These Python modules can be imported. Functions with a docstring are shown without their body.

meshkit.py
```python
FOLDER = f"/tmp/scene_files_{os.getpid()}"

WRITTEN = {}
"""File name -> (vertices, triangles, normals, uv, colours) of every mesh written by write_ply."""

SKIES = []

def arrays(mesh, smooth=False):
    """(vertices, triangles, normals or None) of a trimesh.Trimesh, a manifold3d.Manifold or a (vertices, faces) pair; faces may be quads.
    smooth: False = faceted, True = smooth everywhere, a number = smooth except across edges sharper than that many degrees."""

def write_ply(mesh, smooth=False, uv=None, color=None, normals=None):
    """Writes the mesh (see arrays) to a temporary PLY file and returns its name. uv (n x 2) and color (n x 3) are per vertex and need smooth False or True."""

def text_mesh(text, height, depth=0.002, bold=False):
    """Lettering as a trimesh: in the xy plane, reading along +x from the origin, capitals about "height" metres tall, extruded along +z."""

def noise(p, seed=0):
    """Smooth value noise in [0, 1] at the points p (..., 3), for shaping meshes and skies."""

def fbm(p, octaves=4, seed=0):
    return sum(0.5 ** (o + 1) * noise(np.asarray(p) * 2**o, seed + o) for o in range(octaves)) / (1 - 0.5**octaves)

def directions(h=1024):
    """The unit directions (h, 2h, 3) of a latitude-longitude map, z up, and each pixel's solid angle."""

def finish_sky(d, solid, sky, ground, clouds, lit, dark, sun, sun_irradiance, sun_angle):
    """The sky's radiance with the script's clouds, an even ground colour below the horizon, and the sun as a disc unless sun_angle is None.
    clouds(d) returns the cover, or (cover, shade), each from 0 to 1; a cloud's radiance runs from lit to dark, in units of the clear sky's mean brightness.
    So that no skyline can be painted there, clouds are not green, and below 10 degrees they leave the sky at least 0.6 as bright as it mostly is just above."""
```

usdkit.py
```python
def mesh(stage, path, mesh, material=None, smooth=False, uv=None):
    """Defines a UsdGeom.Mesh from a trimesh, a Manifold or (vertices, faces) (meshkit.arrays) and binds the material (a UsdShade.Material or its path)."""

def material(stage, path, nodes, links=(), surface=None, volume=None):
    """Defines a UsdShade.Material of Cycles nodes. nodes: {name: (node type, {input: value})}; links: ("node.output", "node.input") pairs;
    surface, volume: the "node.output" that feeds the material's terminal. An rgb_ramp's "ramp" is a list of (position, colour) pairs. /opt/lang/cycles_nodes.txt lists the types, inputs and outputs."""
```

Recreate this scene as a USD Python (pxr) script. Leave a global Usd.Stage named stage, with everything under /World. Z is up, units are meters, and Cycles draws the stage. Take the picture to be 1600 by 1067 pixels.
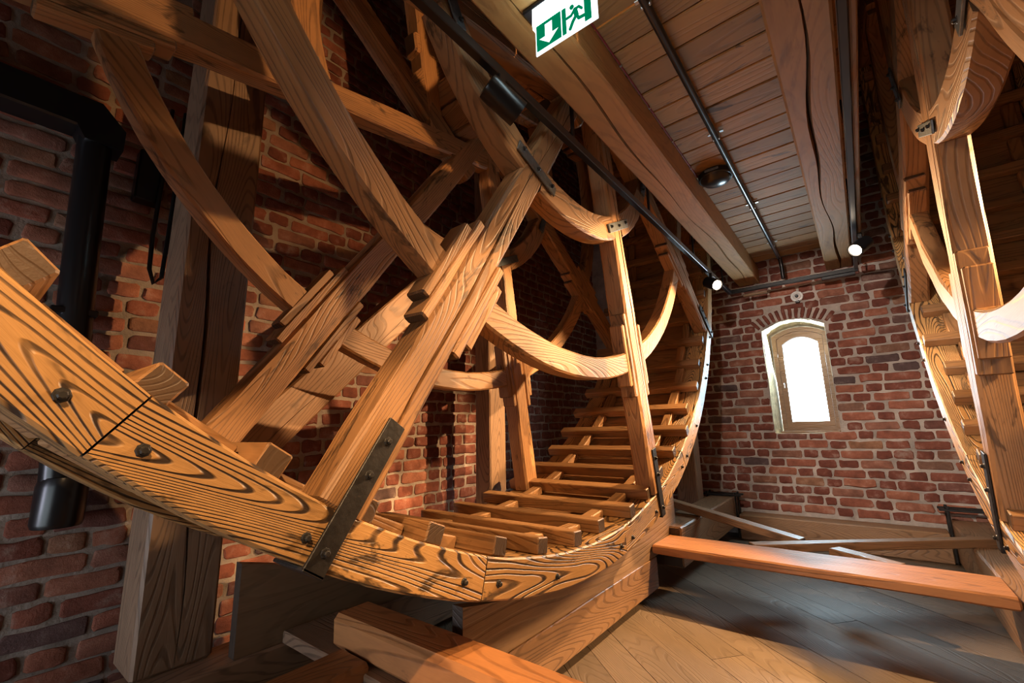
import math, random
import numpy as np
import trimesh, manifold3d
import shapely
from shapely import affinity
from shapely.geometry import Polygon, box as sbox
import meshkit, usdkit
from pxr import Usd, UsdGeom, UsdLux, UsdShade, Gf, Sdf

stage = Usd.Stage.CreateInMemory()
UsdGeom.SetStageUpAxis(stage, "Z")
UsdGeom.SetStageMetersPerUnit(stage, 1.0)
world = UsdGeom.Xform.Define(stage, "/World")
stage.SetDefaultPrim(world.GetPrim())
UsdGeom.Scope.Define(stage, "/World/Looks")
A = np.array
RNG = random.Random(11)

# ------------------------------------------------------------------ camera, sky, lamps, exposure
CAM_R = A([[0.786358, -0.134984, -0.602843], [0.617391, 0.13751, 0.774545], [-0.021655, -0.98126, 0.19147]])
CAM_P = A([0.0, 0.0, 1.3])
cam = UsdGeom.Camera.Define(stage, "/World/camera")
m = np.eye(4)
m[:3, 0], m[:3, 1], m[:3, 2], m[:3, 3] = CAM_R[:, 0], -CAM_R[:, 1], -CAM_R[:, 2], CAM_P
cam.AddTransformOp().Set(Gf.Matrix4d(*m.T.ravel().tolist()))
cam.CreateHorizontalApertureAttr(36.0)
cam.CreateVerticalApertureAttr(36.0 * 1067 / 1600)
cam.CreateFocalLengthAttr(36.0 * 690 / 1600)
cam.CreateClippingRangeAttr(Gf.Vec2f(0.05, 200))
cam.CreateExposureAttr(0.0)

sky = UsdLux.DomeLight.Define(stage, "/World/sky")
sky.CreateColorAttr(Gf.Vec3f(0.80, 0.93, 1.0))
sky.CreateIntensityAttr(1.2)


def look_at(xf, p, target):
    p, t = A(p, float), A(target, float)
    z = (p - t) / np.linalg.norm(p - t)
    x = np.cross([0, 0, 1.0], z)
    x /= np.linalg.norm(x)
    y = np.cross(z, x)
    M = np.eye(4)
    M[:3, 0], M[:3, 1], M[:3, 2], M[:3, 3] = x, y, z, p
    xf.AddTransformOp().Set(Gf.Matrix4d(*M.T.ravel().tolist()))


def window_light(name, p, target, w, h, power, col):
    l = UsdLux.RectLight.Define(stage, "/World/" + name)
    look_at(l, p, target)
    l.CreateWidthAttr(w), l.CreateHeightAttr(h), l.CreateIntensityAttr(power), l.CreateColorAttr(Gf.Vec3f(*col))


def spot_light(name, p, target, power, angle=32, col=(1, 0.60, 0.28), soft=0.35, radius=0.03):
    l = UsdLux.SphereLight.Define(stage, "/World/" + name)
    look_at(l, p, target)
    l.CreateRadiusAttr(radius), l.CreateNormalizeAttr(True), l.CreateIntensityAttr(power), l.CreateColorAttr(Gf.Vec3f(*col))
    s = UsdLux.ShapingAPI.Apply(l.GetPrim())
    s.CreateShapingConeAngleAttr(angle), s.CreateShapingConeSoftnessAttr(soft)


DAY = (0.62, 0.86, 1.0)
window_light("daylight_far_window", (-0.53, 6.36, 1.85), (-0.45, 2.0, 0.8), 0.55, 1.15, 34, DAY)       # daylight coming in by the small window
window_light("daylight_near_window", (-2.62, -2.85, 0.85), (-2.62, 1.0, 0.4), 0.62, 0.8, 15.0, (0.78, 0.77, 1.0))        # from an unseen window behind the camera, placed to light the tall post
# ------------------------------------------------------------------ helpers
MATS = {}
WORLD_M = {"/World": np.eye(4)}
USED = {}


def fresh(parent, name):
    n = USED.get((parent, name), 0)
    USED[(parent, name)] = n + 1
    return f"{parent}/{name}" + (f"_{n:03d}" if n else "")


def tag(prim, label=None, cat=None, group=None, kind=None):
    prim = prim.GetPrim() if hasattr(prim, "GetPrim") else prim
    for k, v in (("label", label), ("category", cat), ("group", group), ("kind", kind)):
        if v:
            prim.SetCustomDataByKey(k, v)
    return prim


def thing(name, loc, label=None, cat=None, group=None, kind=None):
    p = fresh("/World", name)
    x = UsdGeom.Xform.Define(stage, p)
    x.AddTranslateOp().Set(Gf.Vec3d(*map(float, loc)))
    M = np.eye(4)
    M[:3, 3] = loc
    WORLD_M[p] = M
    tag(x, label, cat, group, kind)
    return p


def mat4(R, p):
    M = np.eye(4)
    M[:3, :3], M[:3, 3] = R, p
    return M


def piece(parent, name, mesh, mat, M=None, smooth=False, label=None, cat=None, group=None, kind=None):
    """One Mesh prim: its vertices in the piece's own frame, M (4 x 4) that frame's place in the world."""
    parent = parent or "/World"
    p = fresh(parent, name)
    M = np.eye(4) if M is None else M
    me = usdkit.mesh(stage, p, mesh, MATS[mat] if isinstance(mat, str) else mat, smooth=smooth)
    rel = np.linalg.inv(WORLD_M[parent]) @ M
    if np.abs(rel - np.eye(4)).max() > 1e-9:
        me.AddTransformOp().Set(Gf.Matrix4d(*rel.T.ravel().tolist()))
    WORLD_M[p] = M
    tag(me, label, cat, group, kind)
    return p


def loft(S, caps=True):
    """S: stations x section points x 3 -> closed mesh."""
    n, k, _ = S.shape
    v = S.reshape(-1, 3)
    i, j = np.meshgrid(np.arange(n - 1), np.arange(k), indexing="ij")
    i, j, j2 = i.ravel(), j.ravel(), ((j + 1) % k).ravel()
    a, b, c, d = i * k + j, i * k + j2, (i + 1) * k + j2, (i + 1) * k + j
    f = [np.stack([a, b, c], 1), np.stack([a, c, d], 1)]
    if caps:
        v = np.vstack([v, S[0].mean(0), S[-1].mean(0)])
        e = np.arange(k)
        f.append(np.stack([np.full(k, n * k), (e + 1) % k, e], 1))
        f.append(np.stack([np.full(k, n * k + 1), (n - 1) * k + e, (n - 1) * k + (e + 1) % k], 1))
    return v, np.vstack(f)


def beam(L, w, h, ch=0.008, rough=0.003, seed=0, step=0.15, cracks=(), wob=0.0):
    """A hewn timber along local x: width w along y, height h along z. cracks: (face, offset, half width, depth, wander)."""
    r = np.random.default_rng(seed)
    n = max(2, int(L / step) + 1)
    xs = np.linspace(-L / 2 + min(ch, L / 8), L / 2 - min(ch, L / 8), n)
    a, b = w / 2, h / 2
    ch = min(ch, a * 0.5, b * 0.5)
    # section, counter-clockwise seen from +x, starting at the bottom face
    faces = {"bottom": [(-a + ch, -b), (a - ch, -b)], "right": [(a, -b + ch), (a, b - ch)], "top": [(a - ch, b), (-a + ch, b)], "left": [(-a, b - ch), (-a, -b + ch)]}
    inward = {"bottom": (0, 1), "right": (-1, 0), "top": (0, -1), "left": (1, 0)}
    stations = []
    ph = r.random(8) * 6
    for x in xs:
        sec = []
        for side, (p, q) in faces.items():
            p, q = A(p), A(q)
            sec.append(p)
            for cf, off, hw, dep, wander in cracks:
                if cf == side:
                    u = (q - p) / np.linalg.norm(q - p)
                    o = (p + q) / 2 + u * (off + wander * (math.sin(x * 1.7 + ph[0]) + 0.5 * math.sin(x * 5.1 + ph[1])))
                    open_ = max(0.12, 0.62 + 0.38 * math.sin(x * 2.3 + ph[2])) * (1 if abs(x) < L * 0.47 else 0.3)
                    sec += [o - u * hw * open_, o + A(inward[side]) * dep * open_, o + u * hw * open_]
            sec.append(q)
        sec = A(sec)
        sec = sec + wob * A([math.sin(x * 1.1 + ph[3]), math.sin(x * 1.4 + ph[4])])
        stations.append(np.column_stack([np.full(len(sec), x), sec]))
    S = A(stations)
    if rough:
        nz = meshkit.fbm(S * A([2.5, 9, 9]) + seed * 7.3, 2, seed) - 0.5
        nz2 = meshkit.fbm(S * A([2.5, 9, 9]) + seed * 3.1 + 50, 2, seed + 9) - 0.5
        S[..., 1] += 2 * rough * nz
        S[..., 2] += 2 * rough * nz2
    e0, e1 = S[0].copy(), S[-1].copy()
    for e, x in ((e0, -L / 2), (e1, L / 2)):
        e[:, 0] = x
        c = e[:, 1:].mean(0)
        e[:, 1:] = c + (e[:, 1:] - c) * A([1 - 2 * ch / w, 1 - 2 * ch / h])
    return loft(np.concatenate([e0[None], S, e1[None]]))


def arc(r0, r1, half, depth, ch=0.008, n=9, rough=0.003, seed=0):
    """A curved timber, local x tangent at its middle, z towards the centre, y across; r0 < r1. Its middle radius point is the origin."""
    rm = (r0 + r1) / 2
    ph = np.linspace(-half, half, n)
    d = depth / 2
    ch = min(ch, d * 0.5, (r1 - r0) * 0.4)
    sec = [(r1, -d + ch), (r1, d - ch), (r1 - ch, d), (r0 + ch, d), (r0, d - ch), (r0, -d + ch), (r0 + ch, -d), (r1 - ch, -d)]
    S = A([[(r * math.sin(p), y, rm - r * math.cos(p)) for r, y in sec] for p in ph])
    if rough:
        S[..., 1] += 2 * rough * (meshkit.fbm(S * 7 + seed * 5.7, 2, seed) - 0.5)
        S[..., 2] += 2 * rough * (meshkit.fbm(S * 7 + seed * 3.3 + 40, 2, seed + 5) - 0.5)
    return loft(S)


def axes(x, y):
    """Rotation with local x along x and local y as near y as can be."""
    x = A(x, float) / np.linalg.norm(x)
    y = A(y, float) - x * np.dot(x, y)
    y /= np.linalg.norm(y)
    return np.column_stack([x, y, np.cross(x, y)])


def timber(parent, name, p0, p1, w, h, mat, across=(0, 1, 0), smooth=28, **k):
    """A beam from p0 to p1 whose width w lies along `across`."""
    meta = {x: k.pop(x) for x in ("label", "cat", "group", "kind") if x in k}
    p0, p1 = A(p0, float), A(p1, float)
    return piece(parent, name, beam(np.linalg.norm(p1 - p0), w, h, **k), mat, mat4(axes(p1 - p0, across), (p0 + p1) / 2), smooth, **meta)


def boxm(sx, sy, sz, ch=0.003):
    """A box with chamfered edges about the origin."""
    x, y, z = sx / 2, sy / 2, sz / 2
    ch = min(ch, 0.45 * min(x, y, z))
    pts = []
    for a in (-1, 1):
        for b in (-1, 1):
            for c in (-1, 1):
                pts += [(a * (x - ch), b * (y - ch), c * z), (a * (x - ch), b * y, c * (z - ch)), (a * x, b * (y - ch), c * (z - ch))]
    return manifold3d.Manifold.hull_points(A(pts, np.float32))


def lathe(profile, n=20):
    """profile: (radius, z) from bottom to top -> closed mesh around z."""
    t = np.arange(n) * 2 * np.pi / n
    S = A([[(r * math.cos(a), r * math.sin(a), z) for a in t] for r, z in profile])
    return loft(S)


def tube(points, r, sides=10):
    p = A(points, float)
    t = np.gradient(p, axis=0)
    t /= np.linalg.norm(t, axis=1, keepdims=True)
    ref = A([0, 0, 1.0]) if abs(t[0, 2]) < 0.9 else A([1.0, 0, 0])
    S, a = [], None
    for q, d in zip(p, t):
        a = np.cross(d, ref) if a is None else a - d * np.dot(a, d)
        a /= np.linalg.norm(a)
        b = np.cross(d, a)
        th = np.arange(sides) * 2 * np.pi / sides
        S.append(q + r * (np.cos(th)[:, None] * a + np.sin(th)[:, None] * b))
    return loft(A(S))


def join(*ms):
    vs, fs, n = [], [], 0
    for mm in ms:
        v, f, _ = meshkit.arrays(mm)
        vs.append(v), fs.append(f + n)
        n += len(v)
    return np.vstack(vs), np.vstack(fs)


def moved(mesh, M):
    v, f, _ = meshkit.arrays(mesh)
    return v @ M[:3, :3].T + M[:3, 3], f


def shift(mesh, d):
    v, f, _ = meshkit.arrays(mesh)
    return v + A(d), f


# ------------------------------------------------------------------ materials
def wood(name, light, dark, freq=16, ring=0.55, stain=0.0, stain_at=0.55, rough=0.5, bump=0.35, spread=0.35, grey=0.0, coat=0.0):
    """Timber: grain along the piece's own x axis, cathedral rings as contours of a stretched noise, fibres and stains."""
    n = {
        "tc": ("texture_coordinate", {}),
        "oi": ("object_info", {}),
        "o1": ("math", {"math_type": "multiply", "value2": 37.7}),
        "o2": ("math", {"math_type": "multiply", "value2": 91.3}),
        "off": ("combine_xyz", {}),
        "add": ("vector_math", {"vector_math_type": "add", "math_type": "add"}),
        "m1": ("mapping", {"mapping_type": "point", "scale": (0.42, 3.4, 3.4)}),
        "n1": ("noise_texture", {"scale": 1.0, "detail": 2.0, "roughness": 0.28, "distortion": 0.25}),
        "fr": ("math", {"math_type": "multiply", "value2": freq * 2 * math.pi}),
        "si": ("math", {"math_type": "sine"}),
        "mr": ("map_range", {"range_type": "smoothstep", "from_min": 0.25, "from_max": 1.0, "to_min": 0.0, "to_max": 1.0, "clamp": True}),
        "m2": ("mapping", {"mapping_type": "point", "scale": (5.0, 95.0, 95.0)}),
        "n2": ("noise_texture", {"scale": 1.0, "detail": 3.0, "roughness": 0.7}),
        "m4": ("mapping", {"mapping_type": "point", "scale": (7.0, 26.0, 26.0)}),
        "n4": ("noise_texture", {"scale": 1.0, "detail": 3.0, "roughness": 0.7}),
        "k4": ("math", {"math_type": "multiply_add", "value2": 0.9, "value3": -0.45}),
        "sum3": ("math", {"math_type": "add", "use_clamp": True}),
        "m3": ("mapping", {"mapping_type": "point", "scale": (1.1, 4.5, 4.5)}),
        "n3": ("noise_texture", {"scale": 1.0, "detail": 4.0, "roughness": 0.65, "distortion": 0.6}),
        "k1": ("math", {"math_type": "multiply_add", "value2": ring, "value3": 0.08}),
        "k2": ("math", {"math_type": "multiply_add", "value2": spread, "value3": -0.5 * spread}),
        "sum": ("math", {"math_type": "add", "use_clamp": True}),
        "sum2": ("math", {"math_type": "add", "use_clamp": True}),
        "k3": ("math", {"math_type": "multiply_add", "value2": 0.9, "value3": -0.45}),
        "m5": ("mapping", {"mapping_type": "point", "scale": (2.6, 9.0, 9.0)}),
        "n5": ("noise_texture", {"scale": 1.0, "detail": 4.5, "roughness": 0.72, "distortion": 0.8}),
        "ramp": ("rgb_ramp", {"ramp": [(0, light), (0.45, tuple(A(light) * 0.72 + A(dark) * 0.28)), (0.8, tuple(A(light) * 0.3 + A(dark) * 0.7)), (1, dark)]}),
        "st": ("map_range", {"range_type": "smoothstep", "from_min": stain_at, "from_max": stain_at + 0.09, "to_min": 0.0, "to_max": stain, "clamp": True}),
        "smix": ("mix_color", {"blend_type": "mix", "b": tuple(A(light) * 0.10 + A((.006, .005, .005)))}),
        "val": ("math", {"math_type": "multiply_add", "value2": 0.45, "value3": 0.78}),
        "hsv": ("hsv", {"hue": 0.5, "saturation": 1.0 - grey, "fac": 1.0}),
        "sx": ("separate_xyz", {}),
        "ab": ("math", {"math_type": "absolute"}),
        "eg": ("map_range", {"range_type": "smoothstep", "from_min": 0.6, "from_max": 0.9, "to_min": 0.0, "to_max": 0.92, "clamp": True}),
        "emix": ("mix_color", {"blend_type": "mix", "b": tuple(A(light) * 0.12 + A((.012, .012, .013)))}),
        "bh": ("math", {"math_type": "multiply_add", "value2": 0.5}),
        "bump": ("bump", {"strength": bump, "distance": 0.004, "invert": True}),
        "p": ("principled_bsdf", {"roughness": rough, "specular_ior_level": 0.45, "coat_weight": coat, "coat_roughness": 0.3}),
    }
    n["add"] = ("vector_math", {"math_type": "add"})
    L = [("oi.random", "o1.value1"), ("oi.random", "o2.value1"), ("o1.value", "off.x"), ("o2.value", "off.y"), ("o1.value", "off.z"),
         ("tc.object", "add.vector1"), ("off.vector", "add.vector2"),
         ("add.vector", "m1.vector"), ("m1.vector", "n1.vector"), ("n1.fac", "fr.value1"), ("fr.value", "si.value1"), ("si.value", "mr.value"),
         ("add.vector", "m2.vector"), ("m2.vector", "n2.vector"), ("add.vector", "m3.vector"), ("m3.vector", "n3.vector"),
         ("mr.result", "k1.value1"), ("n2.fac", "k2.value1"), ("k1.value", "sum.value1"), ("k2.value", "sum.value2"),
         ("n3.fac", "k3.value1"), ("sum.value", "sum2.value1"), ("k3.value", "sum2.value2"), ("add.vector", "m4.vector"), ("m4.vector", "n4.vector"), ("n4.fac", "k4.value1"), ("sum2.value", "sum3.value1"), ("k4.value", "sum3.value2"), ("sum3.value", "ramp.fac"),
         ("add.vector", "m5.vector"), ("m5.vector", "n5.vector"), ("n5.fac", "st.value"), ("ramp.color", "smix.a"), ("st.result", "smix.fac"), ("tc.normal", "sx.vector"), ("sx.x", "ab.value1"), ("ab.value", "eg.value"), ("smix.result", "emix.a"), ("eg.result", "emix.fac"), ("emix.result", "hsv.color"),
         ("oi.random", "val.value1"), ("val.value", "hsv.value"), ("hsv.color", "p.base_color"),
         ("n2.fac", "bh.value1"), ("mr.result", "bh.value3"), ("bh.value", "bump.height"), ("bump.normal", "p.normal")]
    MATS[name] = usdkit.material(stage, "/World/Looks/" + name, n, L, surface="p.BSDF")


wood("wheel_oak", (0.4, 0.205, 0.085), (0.075, 0.038, 0.019), freq=46, ring=0.5, stain=0.75, stain_at=0.58, bump=0.35)
wood("rim_oak", (0.52, 0.285, 0.105), (0.04, 0.024, 0.016), freq=80, ring=0.85, stain=0.92, stain_at=0.55, bump=0.7, rough=0.42)
wood("slat_oak", (0.36, 0.19, 0.08), (0.085, 0.042, 0.02), freq=34, ring=0.45, stain=0.45, stain_at=0.58)
wood("frame_pine", (0.34, 0.18, 0.085), (0.1, 0.05, 0.024), freq=49, ring=0.5, stain=0.4, stain_at=0.6)
wood("sill_pine", (0.36, 0.2, 0.1), (0.1, 0.055, 0.03), freq=53, ring=0.5, stain=0.3, stain_at=0.6, rough=0.4)
wood("post_oak", (0.33, 0.205, 0.125), (0.09, 0.054, 0.035), freq=49, ring=0.55, stain=0.35, stain_at=0.6)
wood("saddle_board", (0.28, 0.175, 0.1), (0.09, 0.055, 0.033), freq=19, ring=0.3, spread=0.7)
wood("polished_pine", (0.42, 0.18, 0.062), (0.14, 0.055, 0.02), freq=34, ring=0.5, rough=0.5, stain=0.35, stain_at=0.6, coat=0.0)
wood("ceiling_board_wood", (0.32, 0.155, 0.040), (0.075, 0.036, 0.011), freq=19, ring=0.3, spread=0.5, stain=0.75, stain_at=0.6, rough=0.7, bump=0.2)
wood("ceiling_beam_wood", (0.37, 0.18, 0.052), (0.125, 0.055, 0.018), freq=23, ring=0.3, spread=0.4, stain=0.2, rough=0.7, bump=0.15)
wood("floor_plank_wood", (0.205, 0.148, 0.098), (0.085, 0.060, 0.040), freq=46, ring=0.3, spread=0.3, rough=0.52, stain=0.25, stain_at=0.62)
wood("window_wood", (0.27, 0.145, 0.062), (0.15, 0.08, 0.035), freq=30, ring=0.3, rough=0.4)
wood("roof_wood", (0.16, 0.10, 0.06), (0.05, 0.03, 0.02), freq=6, ring=0.4)


def brick_mat(name, source):
    n = {
        "oi": ("object_info", {}) if source == "object" else ("geometry", {}),
        "geo": ("geometry", {}),
        "ramp": ("rgb_ramp", {"ramp": [(0, (0.20, 0.055, 0.032)), (0.22, (0.33, 0.10, 0.055)), (0.45, (0.38, 0.13, 0.068)), (0.62, (0.31, 0.13, 0.085)),
                                        (0.74, (0.17, 0.06, 0.045)), (0.84, (0.33, 0.15, 0.075)), (0.93, (0.15, 0.08, 0.07)), (1, (0.11, 0.075, 0.075))]}),
        "n1": ("noise_texture", {"scale": 9.0, "detail": 4.0, "roughness": 0.65}),
        "n2": ("noise_texture", {"scale": 90.0, "detail": 3.0, "roughness": 0.7}),
        "mr": ("map_range", {"from_min": 0.3, "from_max": 0.72, "to_min": 0.62, "to_max": 1.3, "clamp": True}),
        "hsv": ("hsv", {"hue": 0.5, "saturation": 0.95, "fac": 1.0}),
        "lime": ("map_range", {"range_type": "smoothstep", "from_min": 0.52, "from_max": 0.78, "to_min": 0.0, "to_max": 0.5, "clamp": True}),
        "lm": ("mix_color", {"blend_type": "mix", "b": (0.42, 0.36, 0.30)}),
        "bh": ("math", {"math_type": "multiply_add", "value2": 2.0}),
        "bump": ("bump", {"strength": 0.6, "distance": 0.006}),
        "p": ("principled_bsdf", {"roughness": 0.8, "specular_ior_level": 0.3}),
    }
    L = [("oi." + ("random" if source == "object" else "random_per_island"), "ramp.fac"), ("geo.position", "n1.vector"), ("geo.position", "n2.vector"), ("n1.fac", "mr.value"), ("mr.result", "hsv.value"),
         ("ramp.color", "hsv.color"), ("n1.fac", "bh.value1"), ("n2.fac", "bh.value3"), ("bh.value", "bump.height"), ("bump.normal", "p.normal"),
         ("n1.fac", "lime.value"), ("lime.result", "lm.fac"), ("hsv.color", "lm.a"), ("lm.result", "p.base_color")]
    MATS[name] = usdkit.material(stage, "/World/Looks/" + name, n, L, surface="p.BSDF")


brick_mat("brick_single", "object")
brick_mat("brick_joined", "island")


def simple(name, col, rough=0.5, metal=0.0, noise=0.0, scale=8.0, bump=0.0, bscale=60.0, spec=0.5):
    n = {"geo": ("geometry", {}), "n": ("noise_texture", {"scale": scale, "detail": 4.0, "roughness": 0.6}), "nb": ("noise_texture", {"scale": bscale, "detail": 3.0}),
         "mr": ("map_range", {"from_min": 0.3, "from_max": 0.7, "to_min": 1 - noise, "to_max": 1 + noise, "clamp": True}), "hsv": ("hsv", {"hue": 0.5, "saturation": 1.0, "fac": 1.0, "color": col}),
         "bump": ("bump", {"strength": min(1.0, bump), "distance": 0.006}), "p": ("principled_bsdf", {"roughness": rough, "metallic": metal, "specular_ior_level": spec})}
    L = [("geo.position", "n.vector"), ("geo.position", "nb.vector"), ("n.fac", "mr.value"), ("mr.result", "hsv.value"), ("hsv.color", "p.base_color")]
    if bump:
        L += [("nb.fac", "bump.height"), ("bump.normal", "p.normal")]
    MATS[name] = usdkit.material(stage, "/World/Looks/" + name, n, L, surface="p.BSDF")


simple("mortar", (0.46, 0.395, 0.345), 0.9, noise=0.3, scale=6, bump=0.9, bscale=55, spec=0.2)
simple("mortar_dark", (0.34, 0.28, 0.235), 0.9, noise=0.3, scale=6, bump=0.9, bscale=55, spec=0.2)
simple("limewash", (0.58, 0.46, 0.28), 0.85, noise=0.3, scale=14, bump=0.9, bscale=40, spec=0.2)
simple("black_paint", (0.010, 0.010, 0.011), 0.28)
simple("black_iron", (0.020, 0.018, 0.017), 0.45, noise=0.4, scale=30, bump=0.25, spec=0.4)
simple("steel_plate", (0.16, 0.18, 0.19), 0.4, metal=0.6, noise=0.25, scale=40)
simple("grey_metal", (0.45, 0.46, 0.47), 0.35, metal=0.9)
simple("white_plastic", (0.78, 0.78, 0.75), 0.4)
simple("red_cable", (0.22, 0.015, 0.015), 0.5)
simple("sign_green", (0.0, 0.22, 0.10), 0.35)


def emit(name, col, s):
    MATS[name] = usdkit.material(stage, "/World/Looks/" + name, {"e": ("emission", {"color": col, "strength": s})}, surface="e.emission")


emit("lamp_glow", (1.0, 0.80, 0.58), 9.0)
emit("sign_white", (0.86, 0.97, 1.0), 1.25)
emit("sign_diffuser", (0.72, 0.95, 1.0), 9.0)
emit("sign_green_lit", (0.0, 0.20, 0.085), 1.0)
MATS["pane_glass"] = usdkit.material(stage, "/World/Looks/pane_glass", {
    "t": ("transparent_bsdf", {"color": (0.97, 0.98, 0.98)}), "g": ("glossy_bsdf", {"roughness": 0.03}), "f": ("fresnel", {"IOR": 1.45}), "m": ("mix_closure", {})},
    [("f.fac", "m.fac"), ("t.BSDF", "m.closure1"), ("g.BSDF", "m.closure2")], surface="m.closure")

# ------------------------------------------------------------------ room shell
YF, XL, XR, YN, ZT = 6.10, -3.11, 2.60, -2.60, 5.6
WX0, WX1, WZ0, WZS, WZC = -0.84, -0.215, 1.167, 2.395, 2.492      # window opening in the far wall: sides, sill, springing, crown


def arch_outline(x0, x1, z0, zs, zc, n=10):
    t = np.linspace(0, 1, n)
    top = [(x1 + (x0 - x1) * k, zs + (zc - zs) * (1 - (2 * k - 1) ** 2)) for k in t]
    return [(x0, z0), (x1, z0)] + top


def extrude_y(poly, y0, y1):
    """Polygon in (x, z) -> solid between y0 and y1."""
    if hasattr(poly, "geoms"):
        return join(*[extrude_y(g, y0, y1) for g in poly.geoms])
    me = trimesh.creation.extrude_polygon(poly, y1 - y0, engine="earcut")
    v = A(me.vertices)
    return np.column_stack([v[:, 0], y1 - v[:, 2], v[:, 1]]), A(me.faces)


def to_screen(P):
    v = (A(P) - CAM_P) @ CAM_R
    return A([800 + 690 * v[0] / v[2], 533.5 + 690 * v[1] / v[2]]) if v[2] > 0.1 else None


def brick_shape(poly_pts, r, proud=0.010, deep=0.02):
    """An irregular brick face: outline (s, t) with its rounded arris running back into the joint. n = 0 is the wall face."""
    P = A(poly_pts)
    c = P.mean(0)
    k = len(P)
    back = np.column_stack([P, np.full(k, -deep)])
    d = P - c
    inn = c + d * (1 - 0.010 / np.maximum(np.abs(d).max(0), 0.02))
    pr = proud * r.uniform(0.5, 1.3)
    front = np.column_stack([inn, np.full(k, pr)]) + np.column_stack([np.zeros((k, 2)), r.normal(0, 0.0012, k)])
    mid = np.column_stack([c + d * 0.998, np.full(k, pr - 0.007)])
    v = np.vstack([back, mid, front, [[*c, pr + r.uniform(-.002, .002)]]])
    e = np.arange(k)
    e2 = (e + 1) % k
    f = [np.stack([e, e2, k + e2], 1), np.stack([e, k + e2, k + e], 1), np.stack([k + e, k + e2, 2 * k + e2], 1), np.stack([k + e, 2 * k + e2, 2 * k + e], 1), np.stack([np.full(k, 3 * k), 2 * k + e, 2 * k + e2], 1)]
    return v, np.vstack(f)


def brick_outline(s0, s1, t0, t1, r):
    """About 12 points round a worn rectangle."""
    w, h = s1 - s0, t1 - t0
    c = 0.16 * h
    base = [(s0 + c, t0), (s0 + w * .36, t0), (s0 + w * .68, t0), (s1 - c, t0), (s1, t0 + c), (s1, t1 - c), (s1 - c, t1), (s0 + w * .66, t1), (s0 + w * .33, t1), (s0 + c, t1), (s0, t1 - c), (s0, t0 + c)]
    return A(base) + r.normal(0, 0.0034, (12, 2)) + r.normal(0, .003, 2)


def lay_bricks(s0, s1, z0, z1, seed, hole=None, pitch=0.1):
    r = np.random.default_rng(seed)
    out = []
    z, row = z0, 0
    while z < z1:
        s = s0 - r.uniform(0, 0.3)
        stretch = row % 2 == 0
        while s < s1:
            l = 0.275 + r.normal(0, .012) if stretch else 0.135 + r.normal(0, .01)
            if r.random() < 0.12:
                l = r.uniform(0.09, 0.24)
            stretch = not stretch if r.random() < 0.88 else stretch
            j = 0.021 + abs(r.normal(0, .004))
            tilt = r.normal(0, .002)
            a, b, c, d = s, s + l, z + .010 + tilt, z + pitch - .011 + tilt
            s += l + j
            if b < s0 or a > s1:
                continue
            if hole is not None:
                q = sbox(a, c, b, d).difference(hole)
                if q.is_empty:
                    continue
                if q.area < 0.98 * (b - a) * (d - c):
                    q = max(getattr(q, "geoms", [q]), key=lambda g: g.area)
                    a, c, b, d = q.bounds if q.area / max(1e-9, (q.bounds[2] - q.bounds[0]) * (q.bounds[3] - q.bounds[1])) > .75 else (0, 0, 0, 0)
                    if b - a < 0.05 or d - c < 0.04:
                        continue
            out.append(brick_outline(a, b, c, d, r))
        z += pitch
        row += 1
    return out


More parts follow.
